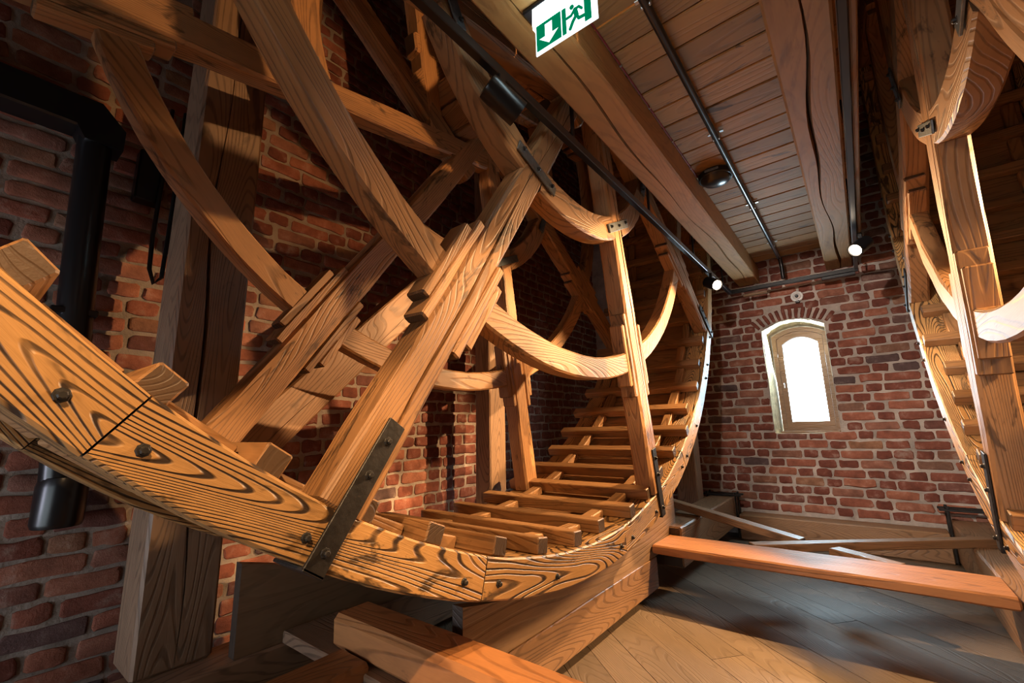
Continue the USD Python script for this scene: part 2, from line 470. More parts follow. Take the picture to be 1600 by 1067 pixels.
def brick_wall(path, bricks, place, seed, most=290):
    """bricks: outlines (s, z); place(s, z, n) -> world. The ones largest in the picture become parts, the rest one part of kind stuff."""
    r = np.random.default_rng(seed)
    shapes = []
    for o in bricks:
        v, f = brick_shape(o, r)
        w = place(v[:, 0], v[:, 1], v[:, 2])
        q = [to_screen(w[i]) for i in (12, 15, 18, 21)]
        size = 0.0
        if all(x is not None for x in q):
            c = np.mean(q, 0)
            if -20 < c[0] < 1620 and -20 < c[1] < 1087:
                d = A(q)
                size = abs(np.cross(d[2] - d[0], d[3] - d[1]))
        n = np.cross(w[f[-1][1]] - w[f[-1][0]], w[f[-1][2]] - w[f[-1][0]])
        if np.dot(n, place(A([0.]), A([0.]), A([1.]))[0] - place(A([0.]), A([0.]), A([0.]))[0]) < 0:
            f = f[:, ::-1]
        shapes.append((size, w, f))
    shapes.sort(key=lambda x: -x[0])
    inv = np.linalg.inv(WORLD_M[path])
    for size, w, f in shapes[:most]:
        if size > 0:
            c = w.mean(0)
            piece(path, "brick", (w - c, f), "brick_single", mat4(np.eye(3), c), smooth=35)
    rest = [(w, f) for i, (size, w, f) in enumerate(shapes) if i >= most or size <= 0]
    if rest:
        piece(path, "brick_field", join(*rest), "brick_joined", kind="stuff", smooth=35)


def rough_sheet(s0, s1, z0, z1, place, step, amp, seed, hole=None):
    """A bed of mortar: a fine uneven sheet."""
    S, Z = np.meshgrid(np.arange(s0, s1 + step / 2, step), np.arange(z0, z1 + step / 2, step), indexing="ij")
    n = -0.004 + amp * (meshkit.fbm(np.stack([S * 9, Z * 9, S * 0 + seed], -1), 3, seed) - .5)
    v = place(S.ravel(), Z.ravel(), n.ravel())
    a, b = S.shape
    i, j = np.meshgrid(np.arange(a - 1), np.arange(b - 1), indexing="ij")
    q = np.stack([i * b + j, (i + 1) * b + j, (i + 1) * b + j + 1, i * b + j + 1], -1).reshape(-1, 4)
    if hole is not None:
        c = A([S.ravel(), Z.ravel()]).T[q].mean(1)
        q = q[~shapely.contains_xy(hole.buffer(step * .4), c[:, 0], c[:, 1])]
    return v, np.vstack([q[:, [0, 1, 2]], q[:, [0, 2, 3]]])


# far wall (with the arched window)
far_place = lambda s, z, n: np.column_stack([s, YF - n, z])
hole = Polygon(arch_outline(WX0, WX1, WZ0, WZS, WZC))
arch_band = Polygon(arch_outline(WX0 - .075, WX1 + .075, WZS - .02, WZS + .13, WZC + .155))
wf = thing("wall_far", (0, YF, 0), kind="structure")
piece(wf, "masonry", extrude_y(sbox(XL, -0.1, XR, ZT).difference(hole), YF + 0.012, YF + 0.55), "mortar")
piece(wf, "mortar_bed", rough_sheet(-2.2, 1.5, 0.0, 5.5, far_place, 0.03, 0.012, 3, hole), "mortar", smooth=True)
fb = lay_bricks(-2.2, 1.5, 0.29, 5.4, 5, hole=hole.buffer(.012).union(arch_band))
r_ = np.random.default_rng(8)
NV = 13                                                                  # soldier bricks of the arch over the window
for k in range(NV):
    t = (k + .5) / NV
    x = WX0 - .05 + (WX1 - WX0 + .1) * t
    zin = WZS + (WZC - WZS) * (1 - (2 * t - 1) ** 2) + .014
    lean = (t - .5) * 1.5
    u, nn = A([math.cos(lean), -math.sin(lean)]), A([math.sin(lean), math.cos(lean)])
    wv, hv = .0165, .135
    o = [A([x, zin]) + u * a + nn * b for a, b in ((-wv, .004), (0, 0), (wv, .004), (wv * 1.15, .04), (wv * 1.2, .09), (wv * 1.1, hv - .006), (0, hv), (-wv * 1.1, hv - .006), (-wv * 1.2, .09), (-wv * 1.15, .05), (-wv * 1.05, .03), (-wv, .015))]
    fb.append(A(o) + r_.normal(0, .0015, (12, 2)))
brick_wall(wf, fb, far_place, 21, most=290)

# left wall
left_place = lambda s, z, n: np.column_stack([XL + n, s, z])
wl = thing("wall_left", (XL, 0, 0), kind="structure")
piece(wl, "masonry", moved(boxm(0.4, 9.3, 5.8), mat4(np.eye(3), (XL - .215, 1.8, 2.7))), "mortar")
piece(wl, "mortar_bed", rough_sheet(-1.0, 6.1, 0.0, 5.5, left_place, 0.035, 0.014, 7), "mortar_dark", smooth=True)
lb = lay_bricks(-0.9, 6.08, 0.05, 5.4, 17)
brick_wall(wl, lb, left_place, 33, most=296)

# the other walls and a slab overhead, all out of view
wr = thing("wall_right", (XR, 0, 0), kind="structure")
piece(wr, "masonry", moved(boxm(0.4, 9.3, 5.8), mat4(np.eye(3), (XR + .2, 1.8, 2.7))), "mortar")
piece(wr, "brick_field", join(*[(far_place(v[:, 0], v[:, 1], v[:, 2]) @ A([[0, 1, 0], [1, 0, 0], [0, 0, 1]]) * A([-1, 1, 1]) + A([XR + YF, 0, 0]), f) for v, f in [brick_shape(o, r_) for o in lay_bricks(-2.5, 6.0, 0.05, 3.0, 44)]]), "brick_joined", kind="stuff")
near_hole = sbox(-2.98, -2.28, 0.40, 1.30)
wn = thing("wall_near", (0, YN, 0), kind="structure")
piece(wn, "masonry", extrude_y(sbox(XL, -0.1, XR, ZT).difference(near_hole), YN - 0.4, YN), "mortar")
piece(None, "roof", extrude_y(Polygon([(XL - .4, ZT), (XR + .4, ZT), (XR + .4, ZT + .08), (XL - .4, ZT + .08)]), YN - .4, YF + .55), "roof_wood", kind="structure")  # out of view; closes the room so no sky light leaks in

# window_1: the small arched window in the far wall
w1 = thing("window_1", (-0.53, YF, WZ0), kind="structure")


def ring_between(o0, y0, o1, y1, rough=0.0, seed=0, sub=6):
    """Lining between two outlines of equal count at two depths (open ends, inside seen)."""
    P, Q = A(o0), A(o1)
    dens = lambda O: np.vstack([O[i] + (O[(i + 1) % len(O)] - O[i]) * t for i in range(len(O)) for t in np.linspace(0, 1, sub, endpoint=False)[..., None]])
    P, Q = dens(P), dens(Q)
    ks = np.linspace(0, 1, 5)
    S = A([np.column_stack([(P + (Q - P) * k)[:, 0], np.full(len(P), y0 + (y1 - y0) * k), (P + (Q - P) * k)[:, 1]]) for k in ks])
    if rough:
        S[:-1, :, [0, 2]] += rough * (A([meshkit.noise(S[:-1] * 26 + seed, seed), meshkit.noise(S[:-1] * 26 + seed + 30, seed + 1)]).transpose(1, 2, 0) - .5)
    return loft(S, caps=False)


FY = YF + 0.20
out0 = arch_outline(WX0 - .004, WX1 + .004, WZ0 - .004, WZS, WZC + .004)
out1 = arch_outline(WX0 + .055, WX1 - .002, WZ0 + .012, WZS - .045, WZC - .05)
piece(w1, "reveal", ring_between(out0, YF - .006, out1, FY + .09, .02, 4), "limewash", smooth=40)


def arch_frame(o_out, o_in, y0, y1):
    a = Polygon(o_out).difference(Polygon(o_in))
    return extrude_y(a, y0, y1)


fo = arch_outline(WX0 + .062, WX1 - .006, WZ0 + .018, WZS - .055, WZC - .065)
fi = arch_outline(WX0 + .108, WX1 - .040, WZ0 + .068, WZS - .095, WZC - .112)
so = arch_outline(WX0 + .106, WX1 - .042, WZ0 + .066, WZS - .097, WZC - .114)
si = arch_outline(WX0 + .165, WX1 - .092, WZ0 + .128, WZS - .165, WZC - .182)
piece(w1, "window_frame", arch_frame(fo, fi, FY - .01, FY + .07), "window_wood")
sash = piece(w1, "sash", arch_frame(so, si, FY + .0, FY + .05), "window_wood")
piece(w1, "pane", extrude_y(Polygon(si).buffer(.006), FY + .022, FY + .028), "pane_glass")
piece(w1, "sill_board", boxm(.58, .10, .02, .004), "window_wood", mat4(np.eye(3), (-.51, FY - .03, WZ0 + .012)), smooth=30)
piece(w1, "latch", join(boxm(.02, .012, .06), moved(boxm(.012, .02, .012), mat4(np.eye(3), (0, -.012, .01)))), "grey_metal", mat4(np.eye(3), (WX0 + .135, FY - .006, 1.73)))

# unseen window behind the camera, placed so cool daylight reaches the tall post
w2 = thing("window_2", (-2.63, YN, 0.40), kind="structure")
piece(w2, "window_frame", extrude_y(near_hole.difference(near_hole.buffer(-.06)), YN - .22, YN - .14), "window_wood")
piece(w2, "mullion", boxm(.04, .06, .80), "window_wood", mat4(np.eye(3), (-2.63, YN - .18, .85)))

# floor of diagonal planks
fl = thing("floor", (0, 0, 0), kind="structure")
piece(fl, "subfloor", moved(boxm(6.4, 9.4, 0.06), mat4(np.eye(3), (-.25, 1.75, -.062))), "roof_wood")
FA = math.radians(-40)
FR = axes((math.cos(FA), math.sin(FA), 0), (-math.sin(FA), math.cos(FA), 0))
room = affinity.rotate(sbox(XL, YN, XR, YF), 40, origin=(0, 0))
pw = 0.205
k0, k1 = int(room.bounds[1] / pw) - 1, int(room.bounds[3] / pw) + 1
r_ = np.random.default_rng(3)
for k in range(k0, k1 + 1):
    cut = r_.uniform(-3, 3)
    for lo, hi in ((room.bounds[0], cut), (cut + .003, room.bounds[2])):
        q = sbox(lo, k * pw + .0016, hi, (k + 1) * pw - .0016).intersection(room)
        if q.is_empty or q.area < .01 or q.geom_type != "Polygon":
            continue
        c = A(q.centroid.coords[0])
        me = trimesh.creation.extrude_polygon(affinity.translate(q, -c[0], -c[1]), .03, engine="earcut")
        wc = FR @ A([c[0], c[1], 0]) + A([0, 0, -.03 + r_.uniform(-.0012, .0012)])
        piece(fl, "plank", me, "floor_plank_wood", mat4(FR, wc))

# ceiling over the aisle between the two wheels
CX0, CX1, CZ = -1.115, 0.20, 3.23
ce = thing("ceiling", (0, 0, CZ), kind="structure")
CR = axes((math.cos(math.radians(-2)), math.sin(math.radians(-2)), 0), (0, 1, 0))
for k in range(44):
    y = -2.35 + k * 0.19
    if y > 5.98:
        break
    piece(ce, "board", beam(CX1 - CX0, .1825, .032, ch=.006, rough=.0015, seed=100 + k, step=.3), "ceiling_board_wood", mat4(CR, ((CX0 + CX1) / 2, y, CZ + .016 + r_.uniform(-.002, .002))), smooth=25)
piece(ce, "edge_board", beam(8.5, .03, .16, seed=7), "ceiling_beam_wood", mat4(axes((0, 1, 0), (1, 0, 0)), (CX1 + .017, 1.75, CZ + .0)), smooth=25)
piece(ce, "edge_board", beam(8.5, .03, .10, seed=8), "ceiling_beam_wood", mat4(axes((0, 1, 0), (1, 0, 0)), (CX0 - .002, 1.75, CZ + .07)), smooth=25)

# ------------------------------------------------------------------ the two treadwheels
CY, CZW, RO, RI = 2.147, 3.731, 3.16, 3.01
SPOKES = [(56.3, .27), (101.3, .31), (147.5, .20), (192.5, .33), (236.3, .28), (281.3, .28), (327.0, .34), (12.5, .34)]   # direction rim to hub, offset from the hub's centre


def treadwheel(x0, sg, label, seed):
    """x0: the face that looks at the aisle; sg: -1 runs to the left, +1 to the right."""
    T = thing("treadwheel", (x0 + sg * .6, CY, CZW - RO), label, "treadwheel", "pair of treadwheels")
    X = lambda u: x0 + sg * u
    cnt = [seed]

    def sd():
        cnt[0] += 1
        return cnt[0]

    def at(pol, r, u):
        a = math.radians(pol)
        return A([X(u), CY + r * math.sin(a), CZW - r * math.cos(a)])

    def fr(pol):
        a = math.radians(pol)
        ex = A([0, math.cos(a), math.sin(a)])
        return axes(ex, (-1, 0, 0))

    def curved(parent, name, r0, r1, a0, a1, u0, u1, mat, **k):
        mid = (a0 + a1) / 2
        return piece(parent, name, arc(r0, r1, math.radians((a1 - a0) / 2), u1 - u0, seed=sd(), **k), mat, mat4(fr(mid), at(mid, (r0 + r1) / 2, (u0 + u1) / 2)), smooth=28)

    def block(parent, name, pol, r, u, lx, wu, hr, mat, turn=0, **k):
        M = mat4(fr(pol), at(pol, r, u))
        return piece(parent, name, beam(lx, wu, hr, seed=sd(), **k), mat, M, smooth=28)

    bolt_m = lathe([(.004, -.008), (.0135, -.008), (.0145, .000), (.012, .003), (.0085, .0035), (.009, .011), (.006, .014)], 8)

    def bolt(parent, pol, r, u):
        R = axes((0, 1, 0), (0, 0, 1)) if sg < 0 else axes((0, 1, 0), (0, 0, -1))
        piece(parent, "bolt", bolt_m, "black_iron", mat4(R, at(pol, r, u)), smooth=30)

    # rims of felloes
    for u0, u1 in ((0, .18), (.955, 1.13)):
        for k in range(16):
            s = -16.2 + 22.5 * k
            s = (s + 180) % 360 - 180
            f = curved(T, "felloe", RI, RO, s + .035, s + 22.5 - .035, u0, u1, "rim_oak", n=11, ch=.007, rough=.004)
            if u0 == 0 and -70 < s < 110:
                for d in (1.6, 9.0, 20.9):
                    bolt(f, s + d + RNG.uniform(-.4, .4), 3.10, -.001)
    # sole boards, slats, filler blocks between the rims
    for k in range(-10, 21):
        p = -2.7 + 6 * k
        M = mat4(axes((1, 0, 0), fr(p)[:, 0]), at(p, 2.974, .605 + RNG.uniform(-.02, .02)))
        piece(T, "slat", beam(1.15 + RNG.uniform(-.05, .04), .078, .070, ch=.005, seed=sd(), step=.2), "slat_oak", M, smooth=28)
        M = mat4(axes((1, 0, 0), fr(p + 3)[:, 0]), at(p + 3, 3.078, .565))
        piece(T, "sole_board", beam(.775, .309, .09, ch=.006, seed=sd(), step=.25), "slat_oak", M, smooth=28)
        for u in (.215 + RNG.uniform(-.02, .02), .87 + RNG.uniform(-.02, .02)):
            block(T, "filler_block", p + 3, 2.990, u, .21, .075, .055, "slat_oak", ch=.006, step=.1)
    # spokes: pinwheel of eight on each side, locked round the axle
    for side, (u0, u1) in (("near", (0.0, .125)), ("far", (.965, 1.09))):
        for k, (th, off) in enumerate(SPOKES):
            if side == "far":
                th, off = th - 2.0, off + .01
            a = math.radians(th)
            d = A([0, math.cos(a), math.sin(a)])                          # rim -> hub
            nrm = A([0, math.sin(a), -math.cos(a)])                       # away from the hub's centre
            foot = A([X((u0 + u1) / 2), CY, CZW]) + nrm * off
            s0 = -math.sqrt((RI + .01) ** 2 - off ** 2)
            M = mat4(axes(d, nrm), foot + d * (s0 + .40) / 2)
            cr = [("top" if sg > 0 else "bottom", .01, .008, .06, .014)] if side == "near" else []
            sp = piece(T, "spoke", beam(.40 - s0, .155, u1 - u0, ch=.014, rough=.011, seed=sd(), cracks=cr, step=.05), "wheel_oak", M, smooth=28)
            # cheeks that stiffen the spoke where the ring passes
            sr = -math.sqrt(2.11 ** 2 - off ** 2)
            for sgn, ln, sh in ((-1, .56, .03), (1, .50, -.02)):
                for q, (l2, hh) in enumerate(((ln, .86), (ln - .15, .80))):
                    hgt = (u1 - u0) * (.86 if q == 0 else .78)
                    uc = X(u0 + .001 + hgt / 2 + (.0 if q == 0 else .006))
                    c = A([uc, CY, CZW]) + nrm * (off + sgn * (.0775 + .019 + .040 * q)) + d * (sr + sh)
                    piece(T, "spoke_cheek", beam(l2, .042, hgt, ch=.007, rough=.008, seed=sd(), step=.06), "wheel_oak", mat4(axes(d, nrm), c), smooth=28)
            # laths on the aisle side of the spoke
            if side == "near":
                pol = lambda s, o: None
                # forged strap from the rim up the spoke
                top = {}
                R = axes(d, nrm)
                rs = -math.sqrt(3.165 ** 2 - off ** 2)
                e = 1.0
                c = A([X(-.007), CY, CZW]) + nrm * (off + .012) + d * (rs + .22)
                st = piece(T, "iron_strap", join(boxm(.45, .066, .010, .002), moved(boxm(.010, .066, .16, .002), mat4(np.eye(3), (-.222, 0, (1 if sg * R[0, 2] > 0 else -1) * .075)))), "black_iron", mat4(R, c), smooth=30)
                for dd in (-.17, .05, .16):
                    w = c + d * dd
                    Rb = axes((0, 1, 0), (0, 0, 1)) if sg < 0 else axes((0, 1, 0), (0, 0, -1))
                    piece(st, "bolt", bolt_m, "black_iron", mat4(Rb, w - A([sg * .005, 0, 0])), smooth=30)
    # middle and inner rings, cut into arcs between the spokes
    def gaps(off_list, r, shrink):
        c = []
        for th, off in off_list:
            base = th - 90 if th < 270 else th - 450
            c.append(base + math.degrees(math.asin(off / r)))
        c = sorted(((x + 180) % 360) - 180 for x in c)
        h = math.degrees(.0775 / r)
        return [(c[i] + h, (c[i + 1] if i < 7 else c[0] + 360) - h) for i in range(8)]

    for r0, r1, un, uf, name in ((2.045, 2.175, (.015, .11), (.975, 1.07), "ring_segment"), (1.135, 1.30, (.004, .125), (.97, 1.085), "hub_ring_segment")):
        for k, (u0, u1) in enumerate((un, uf)):
            sp = SPOKES if k == 0 else [(t - 2.0, o + .01) for t, o in SPOKES]
            for a0, a1 in gaps(sp, (r0 + r1) / 2, 0):
                curved(T, name, r0, r1, a0 - .6, a1 + .6, u0, u1, "wheel_oak", n=13, ch=.010, rough=.004)
    for k, sidelist in enumerate((SPOKES, [(t - 2.0, o + .01) for t, o in SPOKES])):
        for a0, a1 in gaps(sidelist, 1.215, 0):
            pm = a1 + math.degrees(.0775 / 1.215)
            uu = -.007 if k == 0 else .958
            pl = piece(T, "iron_plate", boxm(.34, .010, .060, .002), "steel_plate", mat4(fr(pm), at(pm, 1.215, uu)), smooth=30)
            if k == 0:
                for dd in (-6.2, 0, 6.2):
                    bolt(pl, pm + dd, 1.215, -.011)
    # axle: eight-sided shaft clad in boards
    for k in range(8):
        a = math.radians(k * 45 + 10)
        nrm = A([0, math.sin(a), -math.cos(a)])
        tan = A([0, math.cos(a), math.sin(a)])
        for j in range(3):
            ua, ub = -.16 + j * .45, .28 + j * .45
            c = A([X((ua + ub) / 2), CY, CZW]) + nrm * .20
            piece(T, "axle_board", beam(ub - ua, .165, .06, ch=.006, seed=sd(), step=.2), "frame_pine", mat4(axes((1, 0, 0), tan), c), smooth=28)
    return T


treadwheel(-1.15, -1, "big timber treadwheel filling the left, its rim nearest the viewer", 1000)
treadwheel(0.42, 1, "timber treadwheel at the right edge, seen nearly edge on past the arched window", 3000)

# ------------------------------------------------------------------ sills, saddles and ties under the wheels
timber(None, "sill_beam", (-1.51, 1.0, .19), (-1.51, 3.56, .19), .22, .22, "sill_pine", across=(1, 0, 0), seed=11, ch=.004, cracks=[("left", .02, .002, .02, .03)],
       label="pale orange squared sill beam under the left wheel's rim, ending at the tie plank", cat="beam")
timber(None, "sill_beam", (-1.445, 3.90, .30), (-1.445, 6.02, .30), .27, .32, "sill_pine", across=(1, 0, 0), seed=12, ch=.012,
       label="pale whitish sill beam running to the far wall, clamped at its end left of the window", cat="beam")
timber(None, "sill_beam", (-2.48, -.6, .18), (-2.48, 6.0, .18), .26, .24, "post_oak", across=(1, 0, 0), seed=13, ch=.01,
       label="long grey sill beam at the foot of the tall left post", cat="beam")
timber(None, "sill_beam", (0.64, -.4, .19), (0.64, 6.02, .19), .27, .34, "sill_pine", across=(1, 0, 0), seed=14, ch=.012,
       label="pale sill beam under the right treadwheel", cat="beam")
timber(None, "sill_beam", (-1.28, 5.93, .135), (0.48, 5.93, .135), .26, .265, "sill_pine", across=(0, 1, 0), seed=15, ch=.01, cracks=[("right", .03, .003, .02, .02)],
       label="rough orange sill beam lying along the foot of the far brick wall", cat="beam")


def saddle(x, y0, y1, zb, ztop, lab, notch=None):
    pts = [(y0, zb), (y1, zb)] if not notch else [(y0, .508), (notch, .508), (notch, zb), (y1, zb)]
    for y in np.linspace(y1, y0, 24):
        pts.append((y, min(ztop, CZW - math.sqrt(max(.1, 3.235 ** 2 - (y - CY) ** 2)))))
    me = trimesh.creation.extrude_polygon(Polygon(pts), .06, engine="earcut")
    v = A(me.vertices)
    c = A([(y0 + y1) / 2, (zb + ztop) / 2])
    v = np.column_stack([v[:, 0] - c[0], .03 - v[:, 2], v[:, 1] - c[1]])
    piece(None, "saddle_board", (v, A(me.faces)), "saddle_board", mat4(axes((0, 1, 0), (-1, 0, 0)), (x, *c)), label=lab, cat="board")


saddle(-1.44, 1.44, 4.07, .302, 1.0, "wide orange upright board standing on the near sill, hollowed under the wheel rim")
saddle(-2.40, .96, 4.4, .302, .705, "grey brown upright board on the grey sill, its pale end beside the tall post")
saddle(0.71, .9, 4.3, .362, 1.0, "upright board standing on the sill under the right treadwheel")
timber(None, "tie_beam", (-2.0, 1.305, .43), (0.50, 1.305, .43), .195, .142, "polished_pine", across=(0, 1, 0), seed=21, ch=.022, step=.1, rough=.004,
       label="thick polished orange beam with rounded end crossing the foreground at the bottom edge", cat="beam")
timber(None, "tie_beam", (-1.795, -.5, .19), (-1.795, 1.205, .19), .21, .40, "polished_pine", across=(1, 0, 0), seed=22, ch=.014, rough=.005,
       label="short orange beam butting into the rounded foreground beam from below", cat="beam")
timber(None, "tie_beam", (-2.365, 1.335, .328), (-1.40, 1.335, .328), .33, .054, "post_oak", across=(0, 1, 0), seed=23, ch=.006,
       label="grey weathered plank with pale end lying under the rounded foreground beam", cat="plank")
timber(None, "tie_beam", (-1.405, 3.675, .370), (0.50, 3.675, .370), .40, .064, "polished_pine", across=(0, 1, 0), seed=24, ch=.010, rough=.006, step=.1,
       label="orange glossy tie plank spanning the aisle between the two wheels", cat="plank")
timber(None, "brace_plank", (-.80, 3.93, .37), (.62, 4.96, .385), .10, .06, "sill_pine", across=(-.58, .81, 0), seed=25, ch=.006,
       label="long pale brace plank crossing low behind the orange tie plank to the right sill", cat="plank")
timber(None, "brace_plank", (-1.62, 4.555, .548), (-.50, 4.25, .380), .11, .06, "sill_pine", across=(.26, .96, 0), seed=26, ch=.006,
       label="pale brace plank sloping down from the top of the whitish sill beam", cat="plank")
timber(None, "brace_plank", (-.30, 4.14, .366), (.06, 3.905, .36), .11, .06, "sill_pine", across=(.55, .83, 0), seed=27, ch=.006,
       label="short end of brace plank wedged between long brace and orange tie plank", cat="plank")


def clamp(x0, x1, z, lab):
    parts = thing("iron_clamp", ((x0 + x1) / 2, 5.86, z), lab, "clamp", None)
    for y in (5.80, 5.93):
        piece(parts, "clamp_bar", boxm(x1 - x0 + .12, .035, .02, .004), "black_iron", mat4(np.eye(3), ((x0 + x1) / 2, y, z)), smooth=30)
        for x in (x0, x1):
            piece(parts, "clamp_rod", tube([(x, y, z + .03), (x, y, z + .0), (x, y, .12), (x, y, .02)], .011, 8), "black_iron", smooth=30)
    for x in (x0, x1):
        piece(parts, "clamp_nut", lathe([(.018, -.0), (.020, .003), (.020, .018), (.014, .022)], 6), "black_iron", mat4(np.eye(3), (x, 5.80, z + .011)))


clamp(-1.60, -1.29, .475, "black iron clamp with rods over the end of the left sill beam")
clamp(.49, .79, .475, "black iron clamp with rods at the foot of the far wall on the right")

# ------------------------------------------------------------------ posts and braces
timber(None, "timber_post", (-2.64, .77, .30), (-2.64, .77, 5.3), .28, .30, "post_oak", across=(1, 0, 0), seed=31, ch=.012, cracks=[("right", -.02, .009, .08, .02)],
       label="tall squared timber post with a long split, standing by the left wall", cat="post")
timber(None, "timber_post", (-2.69, 3.11, .30), (-2.69, 3.11, 5.3), .18, .22, "post_oak", across=(1, 0, 0), seed=32, ch=.01,
       label="dark timber post against the brick wall seen through the left wheel", cat="post")
timber(None, "timber_post", (-1.74, 5.62, .02), (-1.74, 5.62, 3.6), .24, .22, "post_oak", across=(1, 0, 0), seed=33, ch=.01,
       label="dark timber post in the shadowed corner behind the left wheel", cat="post")
timber(None, "timber_post", (-2.95, 1.30, 3.95), (-2.95, 1.30, 5.55), .16, .19, "frame_pine", across=(1, 0, 0), seed=34, ch=.01,
       label="short upper timber post at the top left of the picture", cat="post")
timber(None, "wall_brace", (-2.69, 1.04, 1.21), (-2.69, 2.90, 3.03), .24, .16, "frame_pine", across=(0, -.7, .7), seed=35, ch=.01, cracks=[("top", .03, .003, .02, .02)],
       label="broad slanting brace rising from the tall left post behind the wheel", cat="brace")

# ceiling beams
timber(None, "ceiling_beam", (-.91, -2.5, 3.115), (-.91, 6.08, 3.115), .24, .228, "ceiling_beam_wood", across=(1, 0, 0), seed=41, ch=.012, cracks=[("top", .0, .008, .07, .02)],
       label="heavy ceiling beam carrying the exit sign", cat="beam")
timber(None, "ceiling_beam", (.01, -2.5, 3.115), (.01, 6.08, 3.115), .24, .228, "ceiling_beam_wood", across=(1, 0, 0), seed=42, ch=.012, cracks=[("top", .01, .013, .09, .022)],
       label="ceiling beam with a deep dark split, above the right spotlight", cat="beam")

# ------------------------------------------------------------------ electrics


def rail(name, x, y0, y1, z, w, h, lab):
    t = thing(name, (x, y0, z), lab, "track")
    piece(t, "rail", boxm(w, y1 - y0, h, .004), "black_paint", mat4(np.eye(3), (x, (y0 + y1) / 2, z)), smooth=30)
    for y in np.arange(y0 + .3, y1, 1.15) if x < 2 else ():
        piece(t, "hanger", boxm(.012, .03, CZ - z, .002), "black_paint", mat4(np.eye(3), (x, y, (CZ + z) / 2)))
    if x > 2:
        for y in (y0 + .3, (y0 + y1) / 2, y1 - .3):
            piece(t, "wall_arm", boxm(XR - x, .03, .02, .002), "black_paint", mat4(np.eye(3), ((XR + x) / 2, y, z)))
    return t


rail("lighting_track", -1.085, -.6, 5.78, 2.87, .040, .050, "long black lighting track running past the left wheel")
rail("lighting_track", .150, -.6, 5.80, 2.90, .036, .045, "black lighting track on the right beside the split ceiling beam")
t = thing("conduit", (-.525, -1.0, 3.175), "black conduit tube clipped along the ceiling boards", "conduit")
piece(t, "tube", tube([(-.525, y, 3.175) for y in np.linspace(-1.0, 5.76, 12)] + [(-.52, 5.80, 3.17), (-.515, 5.82, 3.08), (-.515, 5.83, 2.93)], .021, 12), "black_paint", smooth=40)
for y in (1.72, 2.95, 4.2, 5.3):
    piece(t, "clip", join(shift(boxm(.10, .022, .008, .002), (0, 0, .028)), shift(boxm(.05, .02, .05, .01), (0, 0, .0))), "grey_metal", mat4(np.eye(3), (-.525, y, 3.186)))
t = thing("cross_track", (-.47, 5.83, 2.885), "black cross rail linking the tracks in front of the far wall", "track")
piece(t, "rail", boxm(1.27, .045, .045, .004), "black_paint", mat4(np.eye(3), (-.468, 5.83, 2.885)), smooth=30)
piece(t, "end_box", boxm(.30, .06, .035, .004), "black_paint", mat4(np.eye(3), (-.01, 5.86, 2.85)), smooth=30)
piece(t, "end_box", boxm(.26, .07, .03, .004), "window_wood", mat4(np.eye(3), (-.83, 5.90, 2.83)), smooth=30, label="wooden block under the rail")


def spotlight(p, target, lab, lit, power=0, angle=30, col=(1, .60, .28)):
    p, tg = A(p, float), A(target, float)
    d = (tg - p) / np.linalg.norm(tg - p)
    t = thing("spotlight", p, lab, "spotlight", None)
    R = axes(d, (0, 0, 1))
    R = np.column_stack([R[:, 1], R[:, 2], R[:, 0]])
    piece(t, "housing", lathe([(.036, -.17), (.056, -.165), (.059, -.15), (.060, .0), (.060, .012), (.053, .012), (.050, -.008), (.02, -.01)], 24), "black_paint", mat4(R, p), smooth=30)
    piece(t, "lens", lathe([(.048, -.004), (.048, .004), (.02, .006)], 24), "lamp_glow" if lit else "grey_metal", mat4(R, p + d * .001), smooth=30)
    piece(t, "bracket", boxm(.03, .045, .05, .004), "black_paint", mat4(np.eye(3), p - d * .09 + A([0, 0, .085])), smooth=30)
    if power:
        spot_light("lamp_" + str(USED[("/World", "spotlight")]), p + d * .025, tg, power, angle, col)


spotlight((-1.00, 4.72, 2.69), (.85, 3.0, 1.3), "small black spotlight glowing at the far end of the left track", True, 140, 36)
spotlight((.140, 4.62, 2.725), (-1.8, 2.0, .70), "small black spotlight glowing on the right track above the window", True, 250, 33)
spotlight((-1.035, 1.40, 2.68), (.50, 5.0, .50), "larger black spotlight seen from behind on the left track near the exit sign", True, 55, 22, (1, .82, .66))
spotlight((.165, 1.15, 2.775), (-1.4, 1.6, .90), "black spotlight on the right track above the viewer, out of view, placed to light the left wheel", True, 70, 24)  # unseen lamp that warms the lower rim and spoke of the left wheel
spotlight((.165, -0.45, 2.765), (-1.4, .25, .80), "unseen black spotlight on the right track behind the viewer, placed to light the near rim", True, 92, 24)  # lamp out of view, set to brighten the near rim and foreground beam
spotlight((-1.00, 0.20, 2.70), (.60, 2.7, 1.55), "unseen black spotlight on the left track near the viewer, placed to light the right wheel", True, 13, 26, (1, .70, .42))  # unseen lamp, weak, for the viewer's side of the right wheel
spotlight((-.525, 1.08, 2.965), (-.22, 6.1, 1.6), "unseen black spotlight hung from the conduit, placed to light the far brick wall", True, 125, 19, (1, .86, .76))  # lamp out of view that evens the light on the far bricks
spotlight((.05, 1.55, 3.80), (-2.8, 1.05, 2.9), "unseen black spotlight on the floor above, shining down past the ceiling edge onto the tall post", True, 38, 38, (1, .52, .20))  # unseen upstairs lamp for the upper post and left bricks
rail("lighting_track", 2.46, .5, 5.0, 2.93, .036, .045, "added black track out of view along the right wall, carrying the unseen spotlights")  # added only to carry the two unseen lamps that follow
spotlight((2.40, 2.35, 2.74), (-1.4, 2.75, .30), "unseen black spotlight behind the right wheel, placed to light the left sill and floor", True, 240, 17)  # unseen lamp, lights the left sill and saddle below the rim
spotlight((2.40, 3.40, 2.755), (-3.1, 2.2, 1.35), "unseen black spotlight behind the right wheel, placed to light the left brick wall", True, 420, 14)  # lamp out of view, placed for the warm patches on the left bricks

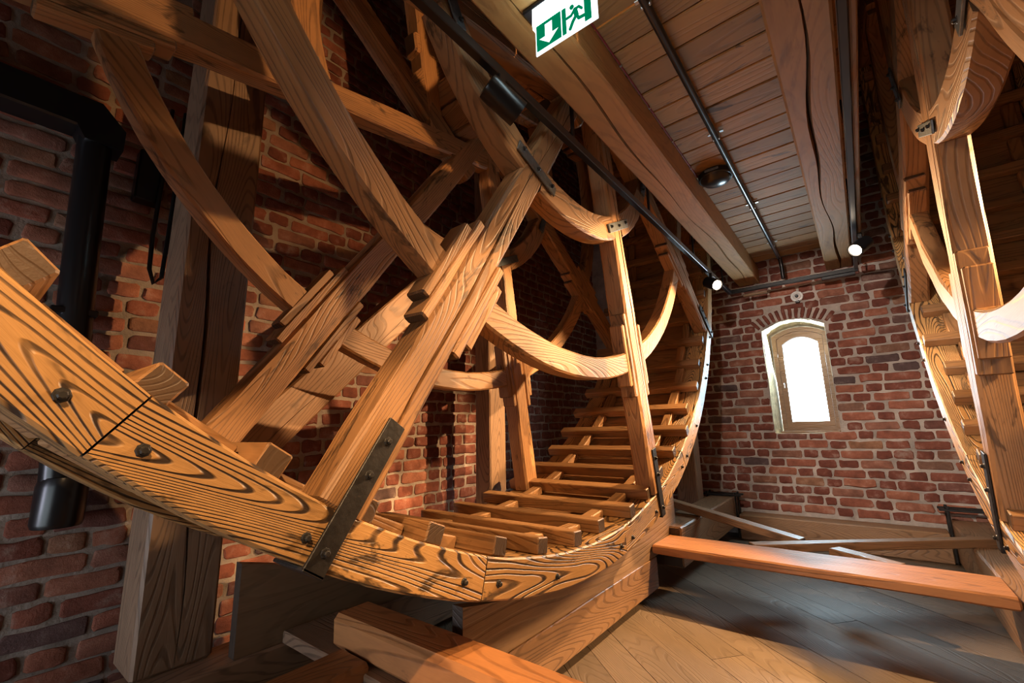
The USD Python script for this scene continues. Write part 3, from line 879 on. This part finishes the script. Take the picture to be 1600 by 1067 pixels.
# exit sign hanging across under the ceiling beam
ex = thing("exit_sign", (-.70, 1.27, 2.75), "lit green and white emergency exit sign with a down arrow and running figure", "exit sign")
EX0, EX1, EZ0, EZ1, EYf = -.834, -.560, 2.751, 2.886, 1.266
piece(ex, "housing", boxm(.345, .075, .03, .006), "black_paint", mat4(np.eye(3), (-.72, 1.30, 3.0)), smooth=30)
piece(ex, "diffuser", boxm(.30, .055, .10, .006), "sign_diffuser", mat4(np.eye(3), (-.70, 1.296, 2.937)), smooth=30, label="glowing white diffuser")
piece(ex, "panel", boxm(EX1 - EX0, .008, EZ1 - EZ0, .002), "sign_white", mat4(np.eye(3), ((EX0 + EX1) / 2, 1.272, (EZ0 + EZ1) / 2)))


def sign_piece(name, poly, mat, d):
    piece(ex, name, extrude_y(poly, EYf - d, EYf + .001), mat)


P = lambda *q: [(EX0 + a, EZ0 + b) for a, b in q]
sign_piece("arrow_field", sbox(EX0 + .009, EZ0 + .014, EX0 + .121, EZ1 - .004), "sign_green_lit", .0012)
sign_piece("door_leaf", sbox(EX0 + .128, EZ0 + .014, EX0 + .144, EZ1 - .006), "sign_green_lit", .0012)
sign_piece("door_leaf", sbox(EX0 + .224, EZ0 + .014, EX0 + .250, EZ1 - .006), "sign_green_lit", .0012)
ac = EX0 + .066
sign_piece("arrow", Polygon([(ac - .017, EZ1 - .020), (ac + .017, EZ1 - .020), (ac + .017, EZ0 + .062), (ac + .044, EZ0 + .062), (ac, EZ0 + .022), (ac - .044, EZ0 + .062), (ac - .017, EZ0 + .062)]), "sign_white", .0024)
from shapely.geometry import LineString, Point
limb = lambda r, *q: LineString(P(*q)).buffer(r)
man = shapely.union_all([Point(*P((.172, .112))[0]).buffer(.0085), limb(.0085, (.185, .092), (.190, .066)), limb(.0055, (.190, .066), (.1736, .046), (.161, .0215)), limb(.0055, (.190, .066), (.199, .0456), (.231, .042)),
                         limb(.0042, (.184, .094), (.1675, .0765), (.147, .076)), limb(.0042, (.187, .094), (.201, .096), (.213, .080))])
sign_piece("running_figure", man.simplify(.0006), "sign_green_lit", .0024)

# smoke detector, red cable, wall sounder
t = thing("ceiling_speaker", (-.66, 3.50, CZ), "round black detector dome on the ceiling boards", "detector")
piece(t, "base", lathe([(.115, 0), (.125, -.01), (.125, -.045), (.118, -.05)][::-1], 32), "black_paint", mat4(np.eye(3), (-.66, 3.50, CZ)), smooth=30)
piece(t, "dome", lathe([(.02, -.098), (.06, -.092), (.095, -.075), (.112, -.05), (.10, -.04)], 32), "black_paint", mat4(np.eye(3), (-.66, 3.50, CZ)), smooth=40)
piece(t, "label_plate", boxm(.10, .004, .018, .001), "steel_plate", mat4(np.eye(3), (-.66, 3.374, CZ - .026)))
t = thing("red_cable", (-.783, 0, 3.222), "thin red cable clipped along the top of the exit sign beam", "cable")
piece(t, "cable", tube([(-.782, y, 3.221) for y in np.linspace(-1, 3.45, 10)], .0045, 6), "red_cable", smooth=40)
for y in np.arange(-.5, 3.5, .42):
    piece(t, "clip", boxm(.014, .012, .014, .003), "grey_metal", mat4(np.eye(3), (-.782, y, 3.219)))
t = thing("wall_sounder", (-.43, YF - .03, 2.757), "small white round sounder on the wall above the window", "sounder")
Rw = np.column_stack([A([1, 0, 0]), A([0, 0, 1.]), A([0, -1, 0])])
piece(t, "base", lathe([(.062, 0), (.064, .012), (.056, .02)], 24), "white_plastic", mat4(Rw, (-.43, YF - .008, 2.757)), smooth=30)
piece(t, "ring", lathe([(.040, 0), (.044, .012), (.036, .022), (.026, .018), (.022, .004)], 8), "white_plastic", mat4(Rw, (-.43, YF - .028, 2.757)))
for k in range(8):
    a = k * math.pi / 4
    piece(t, "lug", boxm(.018, .018, .014, .004), "white_plastic", mat4(Rw @ axes((math.cos(a), math.sin(a), 0), (-math.sin(a), math.cos(a), 0)), (-.43 + .056 * math.cos(a), YF - .02, 2.757 + .056 * math.sin(a))))
piece(t, "strobe", lathe([(.018, 0), (.017, .012), (.010, .020)], 16), "black_paint", mat4(Rw, (-.43, YF - .03, 2.757)), smooth=30)
piece(t, "gland", boxm(.045, .03, .03, .006), "black_paint", mat4(np.eye(3), (-.43, YF - .022, 2.69)), smooth=30)

# black drain pipe on the left wall
t = thing("drain_pipe", (-3.0, .35, .9), "black metal pipe with elbow running down the left brick wall", "pipe")
piece(t, "downpipe", tube([(-2.985, .385, .98), (-2.985, .355, 1.5), (-2.985, .320, 2.28), (-2.985, .30, 2.88)], .069, 24), "black_paint", mat4(np.eye(3), (0, 0, 0)), smooth=30)
piece(t, "socket", lathe([(.085, .84), (.092, .86), (.092, 1.02), (.082, 1.06), (.072, 1.065)], 24), "black_paint", mat4(np.eye(3), (-2.985, .395, .06)), smooth=30)
piece(t, "lower_pipe", lathe([(.066, .02), (.066, .86)], 24), "black_paint", mat4(np.eye(3), (-3.02, .30, 0)), smooth=30) if False else None
piece(t, "duct", boxm(.16, 1.3, .17, .01), "black_paint", mat4(np.eye(3), (-2.99, -.42, 2.93)), smooth=30)
piece(t, "elbow", manifold3d.Manifold.hull_points(A([(x, y, z) for x in (-3.06, -2.91) for y, z in ((.22, 2.85), (.22, 3.01), (.30, 3.01), (.405, 2.90), (.405, 2.79), (.255, 2.79))], np.float32)), "black_paint", smooth=20)
piece(t, "wall_bracket", boxm(.20, .17, .03, .004), "black_paint", mat4(np.eye(3), (-3.03, .33, 1.9)), smooth=30)
t = thing("cable_loop", (-2.98, .66, 2.1), "black cable hanging in a loop behind the tall left post", "cable")
piece(t, "cable", tube([(-2.99, .60, 3.2), (-2.99, .60, 2.8), (-2.985, .59, 2.4), (-2.98, .595, 2.2), (-2.975, .62, 2.12), (-2.97, .65, 2.16), (-2.97, .655, 2.4), (-2.97, .66, 2.8), (-2.97, .66, 3.2)], .011, 8), "black_paint", smooth=40)
piece(t, "junction_box", boxm(.09, .12, .30, .008), "black_paint", mat4(np.eye(3), (-3.05, .55, 2.75)), smooth=30)
